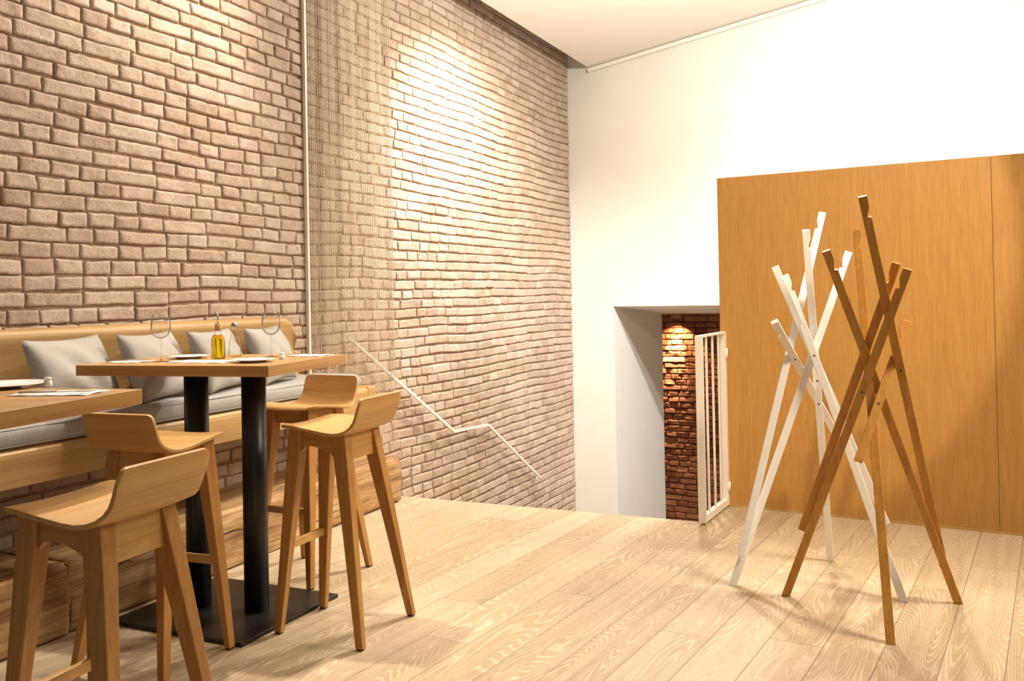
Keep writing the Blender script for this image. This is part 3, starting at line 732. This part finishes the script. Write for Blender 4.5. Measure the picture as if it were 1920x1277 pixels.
# ------------------------------------------------------------------ bar stools
def make_stool(label):
    t = empty('bar_stool', (0, 0, 0), 0, label, 'stool', 'oak bar stools')
    # bent shell, front is +x
    prof = [(0.163, 0.791, 0.118), (0.162, 0.798, 0.138), (0.153, 0.804, 0.156), (0.138, 0.807, 0.171), (0.09, 0.806, 0.181), (0.04, 0.801, 0.187), (-0.01, 0.794, 0.189), (-0.055, 0.787, 0.188),
            (-0.09, 0.783, 0.184), (-0.117, 0.785, 0.178), (-0.139, 0.793, 0.170), (-0.156, 0.806, 0.162), (-0.169, 0.824, 0.157), (-0.179, 0.847, 0.157), (-0.187, 0.870, 0.158), (-0.194, 0.892, 0.157), (-0.198, 0.907, 0.153), (-0.1995, 0.914, 0.147), (-0.2005, 0.918, 0.136)]
    nt_ = 16; vs = []; fs = []
    for (x, z, hw) in prof:
        for j in range(nt_+1):
            s = -1+2*j/nt_
            dish = -0.006*(1-s*s) if z < 0.83 and x > -0.15 else 0
            vs.append((x, s*hw, z+dish))
    for i in range(len(prof)-1):
        for j in range(nt_):
            a = i*(nt_+1)+j; fs.append((a, a+1, a+nt_+2, a+nt_+1))
    sh = mk('seat_shell', vs, fs, M['stool_y'], t, True)
    so = sh.modifiers.new('solid', 'SOLIDIFY'); so.thickness = 0.012; so.offset = 0
    bevel(sh, 0.0025, 2, 50)
    top = {(1, 1): (0.112, 0.100), (1, -1): (0.112, -0.100), (-1, 1): (-0.082, 0.102), (-1, -1): (-0.082, -0.102)}
    foot = {(1, 1): (0.182, 0.152), (1, -1): (0.182, -0.152), (-1, 1): (-0.210, 0.194), (-1, -1): (-0.210, -0.194)}
    for k in top:
        ft = foot[k]; tp = top[k]
        bm = bmesh.new()
        sx, sy = k
        ztop = 0.795 if sx > 0 else 0.781
        def ring(z, w_, f):
            cx = tp[0]+(ft[0]-tp[0])*f; cy = tp[1]+(ft[1]-tp[1])*f
            return [bm.verts.new((cx+a*w_/2, cy+c*w_*0.42, z)) for a, c in ((-1,-1),(1,-1),(1,1),(-1,1))]
        rr = [ring(0.006, 0.031, 1.0), ring(0.40, 0.046, 0.5), ring(0.66, 0.058, 0.16), ring(ztop, 0.061, 0.0)]
        bm.faces.new(rr[0][::-1]); bm.faces.new(rr[-1])
        for a, b in zip(rr[:-1], rr[1:]):
            for i in range(4): bm.faces.new((a[i], a[(i+1)%4], b[(i+1)%4], b[i]))
        lg = bevel(bm_obj('leg', bm, M['stool_z'], t), 0.003, 2)
        box('foot_pad', (ft[0]-0.011, ft[1]-0.011, 0.0), (ft[0]+0.011, ft[1]+0.011, 0.007), M['dark'], lg)
    # aprons with rounded joints into the legs
    for sy in (1, -1):
        bm = bmesh.new()
        pts = [(-0.085, 0.780), (-0.02, 0.788), (0.06, 0.797), (0.112, 0.797), (0.125, 0.62), (0.100, 0.665), (0.092, 0.700), (0.076, 0.720), (0.045, 0.726), (0.01, 0.720), (-0.03, 0.706), (-0.055, 0.690), (-0.072, 0.668), (-0.110, 0.60)]
        prism_bm(bm, pts, sy*0.108-0.009, sy*0.108+0.009, 'Y'); bevel(bm_obj('side_apron', bm, M['stool_x'], t), 0.002, 2)
    bm = bmesh.new(); pts = [(-0.10, 0.782), (0.10, 0.782), (0.125, 0.64), (0.092, 0.672), (-0.092, 0.672), (-0.125, 0.64)]
    prism_bm(bm, pts, -0.108, -0.088, 'X'); bevel(bm_obj('back_apron', bm, M['stool_y'], t), 0.002, 2)
    bm = bmesh.new(); pts = [(-0.10, 0.797), (0.10, 0.797), (0.105, 0.725), (-0.105, 0.725)]
    prism_bm(bm, pts, 0.106, 0.124, 'X'); bevel(bm_obj('front_apron', bm, M['stool_y'], t), 0.002, 2)
    o = box('foot_rest', (0.146, -0.135, 0.318), (0.164, 0.135, 0.350), M['stool_y'], t, 0.003)
    return t
st0 = make_stool('oak bar stool at the right side of the laid table, facing the bench')
st0.location = (-2.175, 3.046, 0); st0.rotation_euler = (0, 0, math.radians(182.5))
dup(st0, (-1.914, 1.682, 0), math.radians(184.5), 'foreground oak bar stool seen from behind at the lower left corner')
dup(st0, (-2.562, 2.499, 0), math.radians(93.4), 'oak bar stool between the two tables, showing the back of its backrest')
dup(st0, (-2.716, 3.558, 0), math.radians(-91.3), 'oak bar stool beyond the laid table, its backrest facing the camera')

# ------------------------------------------------------------------ tableware
TZ = 1.05
def wine_glass(x, y, label):
    c = empty('wine_glass', (x, y, TZ), 0, label, 'glass', 'wine glasses on the table')
    lathe('foot', [(0.0, 0.0), (0.034, 0.0), (0.035, 0.0015), (0.012, 0.004), (0.0045, 0.008), (0.0, 0.008)], M['thin_glass'], c, 28)
    lathe('stem', [(0.0, 0.0075), (0.0042, 0.0075), (0.0034, 0.02), (0.0034, 0.085), (0.006, 0.094), (0.0, 0.094)], M['thin_glass'], c, 16)
    lathe('bowl', [(0.0, 0.0930), (0.004, 0.0935), (0.018, 0.098), (0.031, 0.110), (0.0385, 0.128), (0.040, 0.145), (0.037, 0.168), (0.0325, 0.192), (0.0318, 0.1925), (0.036, 0.168), (0.0388, 0.145), (0.037, 0.128), (0.030, 0.1115), (0.017, 0.0995), (0.0, 0.0955)], M['thin_glass'], c, 32)
wine_glass(-2.91, 2.855, 'clear stemmed wine glass at the left front of the laid table')
wine_glass(-2.60, 3.17, 'clear stemmed wine glass at the right of the laid table')
ob = empty('oil_bottle', (-2.775, 3.04, TZ), 0, 'small glass bottle of golden olive oil with cork and metal spout', 'bottle')
lathe('bottle_body', [(0.0, 0.0), (0.0265, 0.0), (0.029, 0.004), (0.029, 0.075), (0.026, 0.092), (0.016, 0.103), (0.0115, 0.110), (0.0115, 0.122), (0.0, 0.122)], M['thin_glass'], ob, 28)
lathe('oil', [(0.0, 0.003), (0.0245, 0.003), (0.0265, 0.006), (0.0265, 0.074), (0.0235, 0.090), (0.014, 0.101), (0.0, 0.101)], M['oil'], ob, 28)
lathe('cork', [(0.0, 0.118), (0.0115, 0.118), (0.0125, 0.123), (0.0125, 0.150), (0.0, 0.150)], M['cork'], ob, 20)
bm = bmesh.new(); tube_bm(bm, [(0, 0, 0.148), (0, 0, 0.175), (-0.003, 0, 0.190), (-0.012, -0.004, 0.198)], 0.0032, 8); bm_obj('spout', bm, M['steel'], ob, True)
vb = empty('vinegar_bottle', (-2.80, 3.17, TZ), 0, 'clear glass cruet with metal cap standing behind the oil bottle', 'bottle')
lathe('cruet_body', [(0.0, 0.0), (0.026, 0.0), (0.027, 0.004), (0.024, 0.06), (0.016, 0.095), (0.012, 0.105), (0.012, 0.115), (0.0, 0.115)], M['thin_glass'], vb, 28)
lathe('cap', [(0.0, 0.115), (0.014, 0.115), (0.014, 0.142), (0.008, 0.150), (0.0, 0.151)], M['steel'], vb, 20)
def plate(x, y, r, label, h=0.012):
    o = lathe('side_plate', [(0.0, 0.0), (r*0.55, 0.0), (r*0.60, 0.003), (r*0.66, h*0.55), (r*0.98, h*0.92), (r, h), (r*0.97, h*1.05), (r*0.68, h*0.72), (r*0.55, h*0.42), (0.0, h*0.38)], M['china'], None, 40)
    o.location = (x, y, TZ); tag(o, label, 'plate', 'white plates on the tables')
plate(-2.93, 3.03, 0.085, 'white side plate left of the oil bottle on the laid table')
plate(-2.47, 2.90, 0.085, 'white side plate at the front right corner of the laid table')
plate(-2.545, 1.875, 0.13, 'white plate on the table at the left edge of the picture')
def napkin(x, y, rz, lx, ly, label, fold=True):
    vs = []; fs = []; n = 10
    for i in range(n+1):
        for j in range(n+1):
            u = i/n-0.5; v = j/n-0.5
            vs.append((u*lx, v*ly, 0.0016+0.0022*math.sin(i*0.9+j*0.4)**2*(0.5+abs(u))))
    for i in range(n):
        for j in range(n): a = i*(n+1)+j; fs.append((a, a+n+1, a+n+2, a+1))
    o = mk('paper_napkin', vs, fs, M['paper'], None, True); o.location = (x, y, TZ); o.rotation_euler = (0, 0, rz)
    so = o.modifiers.new('solid', 'SOLIDIFY'); so.thickness = 0.0015; so.offset = -1
    return tag(o, label, 'napkin', 'paper napkins')
napkin(-3.03, 2.80, 0.15, 0.15, 0.11, 'white paper napkin on the front left of the laid table')
napkin(-2.70, 2.87, 0.1, 0.26, 0.13, 'white paper place mat in front of the oil bottle')
napkin(-2.47, 3.27, 0.1, 0.16, 0.12, 'white paper napkin at the far right corner of the laid table')
napkin(-2.20, 1.79, 0.35, 0.22, 0.13, 'white paper napkin under the cutlery on the left table')
def fork(x, y, rz, z, label):
    c = empty('fork', (x, y, z), rz, label, 'fork', 'forks on napkins')
    bm = bmesh.new(); bar_bm(bm, (-0.09, 0, 0.002), (0.03, 0, 0.004), 0.008, 0.002, 0.005, 0.002); bm_obj('handle', bm, M['steel'], c)
    bm = bmesh.new(); bar_bm(bm, (0.03, 0, 0.004), (0.055, 0, 0.003), 0.006, 0.002, 0.020, 0.002)
    for k in range(4): bar_bm(bm, (0.055, -0.0075+0.005*k, 0.003), (0.09, -0.0075+0.005*k, 0.006), 0.0025, 0.0015)
    bm_obj('tines', bm, M['steel'], c)
def knife(x, y, rz, z, label):
    c = empty('knife', (x, y, z), rz, label, 'knife', 'knives on napkins')
    bm = bmesh.new(); bar_bm(bm, (-0.10, 0, 0.003), (0.0, 0, 0.003), 0.012, 0.005, 0.010, 0.004); bevel(bm_obj('handle', bm, M['steel'], c), 0.001)
    bm = bmesh.new(); bar_bm(bm, (0.0, 0, 0.003), (0.08, 0, 0.003), 0.012, 0.0015, 0.016, 0.001); bar_bm(bm, (0.08, 0, 0.003), (0.105, 0.002, 0.003), 0.016, 0.001, 0.003, 0.001); bm_obj('blade', bm, M['steel'], c)
fork(-2.21, 1.81, 0.5, TZ+0.0055, 'steel fork on the napkin of the left table')
knife(-2.18, 1.765, 0.5, TZ+0.0055, 'steel knife on the napkin of the left table')
fork(-3.04, 2.82, 0.2, TZ+0.0055, 'steel fork on the napkin at the front left of the laid table')
knife(-3.02, 2.785, 0.2, TZ+0.0055, 'steel knife on the napkin at the front left of the laid table')
def shaker(x, y, label):
    c = empty('salt_shaker', (x, y, TZ), 0, label, 'shaker', 'small white shakers')
    lathe('shaker_body', [(0.0, 0.0), (0.012, 0.0), (0.013, 0.002), (0.011, 0.020), (0.0, 0.020)], M['china'], c, 16)
    lathe('shaker_cap', [(0.0, 0.020), (0.0115, 0.020), (0.010, 0.027), (0.0, 0.029)], M['china'], c, 16)
shaker(-2.42, 1.93, 'small white shaker beside the plate on the left table')
shaker(-2.447, 3.05, 'small white shaker near the right edge of the laid table')

# ------------------------------------------------------------------ coat racks made of crossing sticks
RW = {
 'a': ((-0.4812,4.5412,1.6532),(-0.8093,4.1072,0.1308)), 'b': ((-0.3689,4.5294,1.4637),(-0.8473,4.1090,0.0)),
 'c': ((-0.5325,4.3390,1.5643),(-0.4913,4.6363,0.0)), 'd': ((-0.6379,4.4091,1.3633),(-0.1558,4.1527,0.0)),
 'e': ((-0.6757,4.3646,1.4031),(-0.2256,4.3677,0.2605)), 'f': ((-0.6595,4.2105,1.1559),(-0.4631,4.6365,0.6251))}
RO = {
 'a': ((-0.1006,3.8250,1.3676),(-0.6128,4.0464,0.0)), 'b': ((-0.1415,3.8815,1.3925),(-0.5363,4.0245,0.2915)),
 'c': ((-0.2509,3.7481,1.6465),(-0.0023,4.2001,0.1504)), 'd': ((-0.3905,3.7860,1.4460),(0.0498,4.2052,0.0)),
 'e': ((-0.3004,4.1264,1.5374),(-0.1831,3.6399,0.0)), 'f': ((-0.1144,4.0210,1.1599),(-0.2911,3.7837,0.6303))}
def rack(name, sticks, cen, mat, label, bolts, group):
    t = empty(name, (cen[0], cen[1], 0), 0, label, 'coat rack', group)
    for key, (T, B) in sticks.items():
        T = Vector(T)-t.location; B = Vector(B)-t.location
        ax = (T-B).normalized(); Ln = (T-B).length
        view = (Vector((0, 0, 1.3))-t.location); view.z = 0; view.normalize()
        side = ax.cross(view).normalized(); dep = side.cross(ax).normalized()
        wd, th = 0.033, 0.027
        fl = -1 if key in ('b', 'a', 'f') and name else 1
        h = wd/2; zt = Ln-0.085
        # profile with a hooked notch below the top
        prof = [(-h, 0), (h, 0), (h, zt-0.002), (h*0.95, zt), (h*0.30, zt+0.003), (h*0.22, zt+0.008), (h*0.5, zt+0.020), (h, zt+0.045), (h, Ln), (-h, Ln)]
        prof = [(a*fl, l) for a, l in prof]
        bm = bmesh.new()
        # the foot is cut level with the floor
        va = []; vb_ = []
        for a, l in prof:
            for dd, arr in ((-th/2, va), (th/2, vb_)):
                p = B+ax*l+side*a+dep*dd
                if l == 0 and B.z < 0.01: p = p-ax*(p.z/ax.z)
                arr.append(bm.verts.new(p))
        n = len(prof)
        bm.faces.new(va); bm.faces.new(vb_[::-1])
        for i in range(n): bm.faces.new((va[i], vb_[i], vb_[(i+1)%n], va[(i+1)%n]))
        st = bevel(bm_obj('stick', bm, mat, t), 0.002, 2)
        for f in bolts.get(key, ()):
            p = B+ax*(Ln*f)+dep*(th/2 if dep.dot(view) > 0 else -th/2); nn = dep if dep.dot(view) > 0 else -dep
            bm = bmesh.new(); tube_bm(bm, [p-nn*0.002, p+nn*0.0008], 0.0045, 12); bm_obj('screw', bm, M['dark'], st)
    return t
rack('coat_rack', RW, (-0.50, 4.33), M['rack_white'], 'white coat rack of crossing sticks standing behind the wooden one', {'a': (0.71,), 'f': (0.68,), 'd': (0.73,), 'c': (0.49, 0.56)}, 'stick coat racks')
rack('coat_rack', RO, (-0.24, 3.95), M['rack_wood'], 'brown oak coat rack of crossing sticks standing in front of the white one', {'c': (0.55,), 'a': (0.65,), 'f': (0.4,)}, 'stick coat racks')
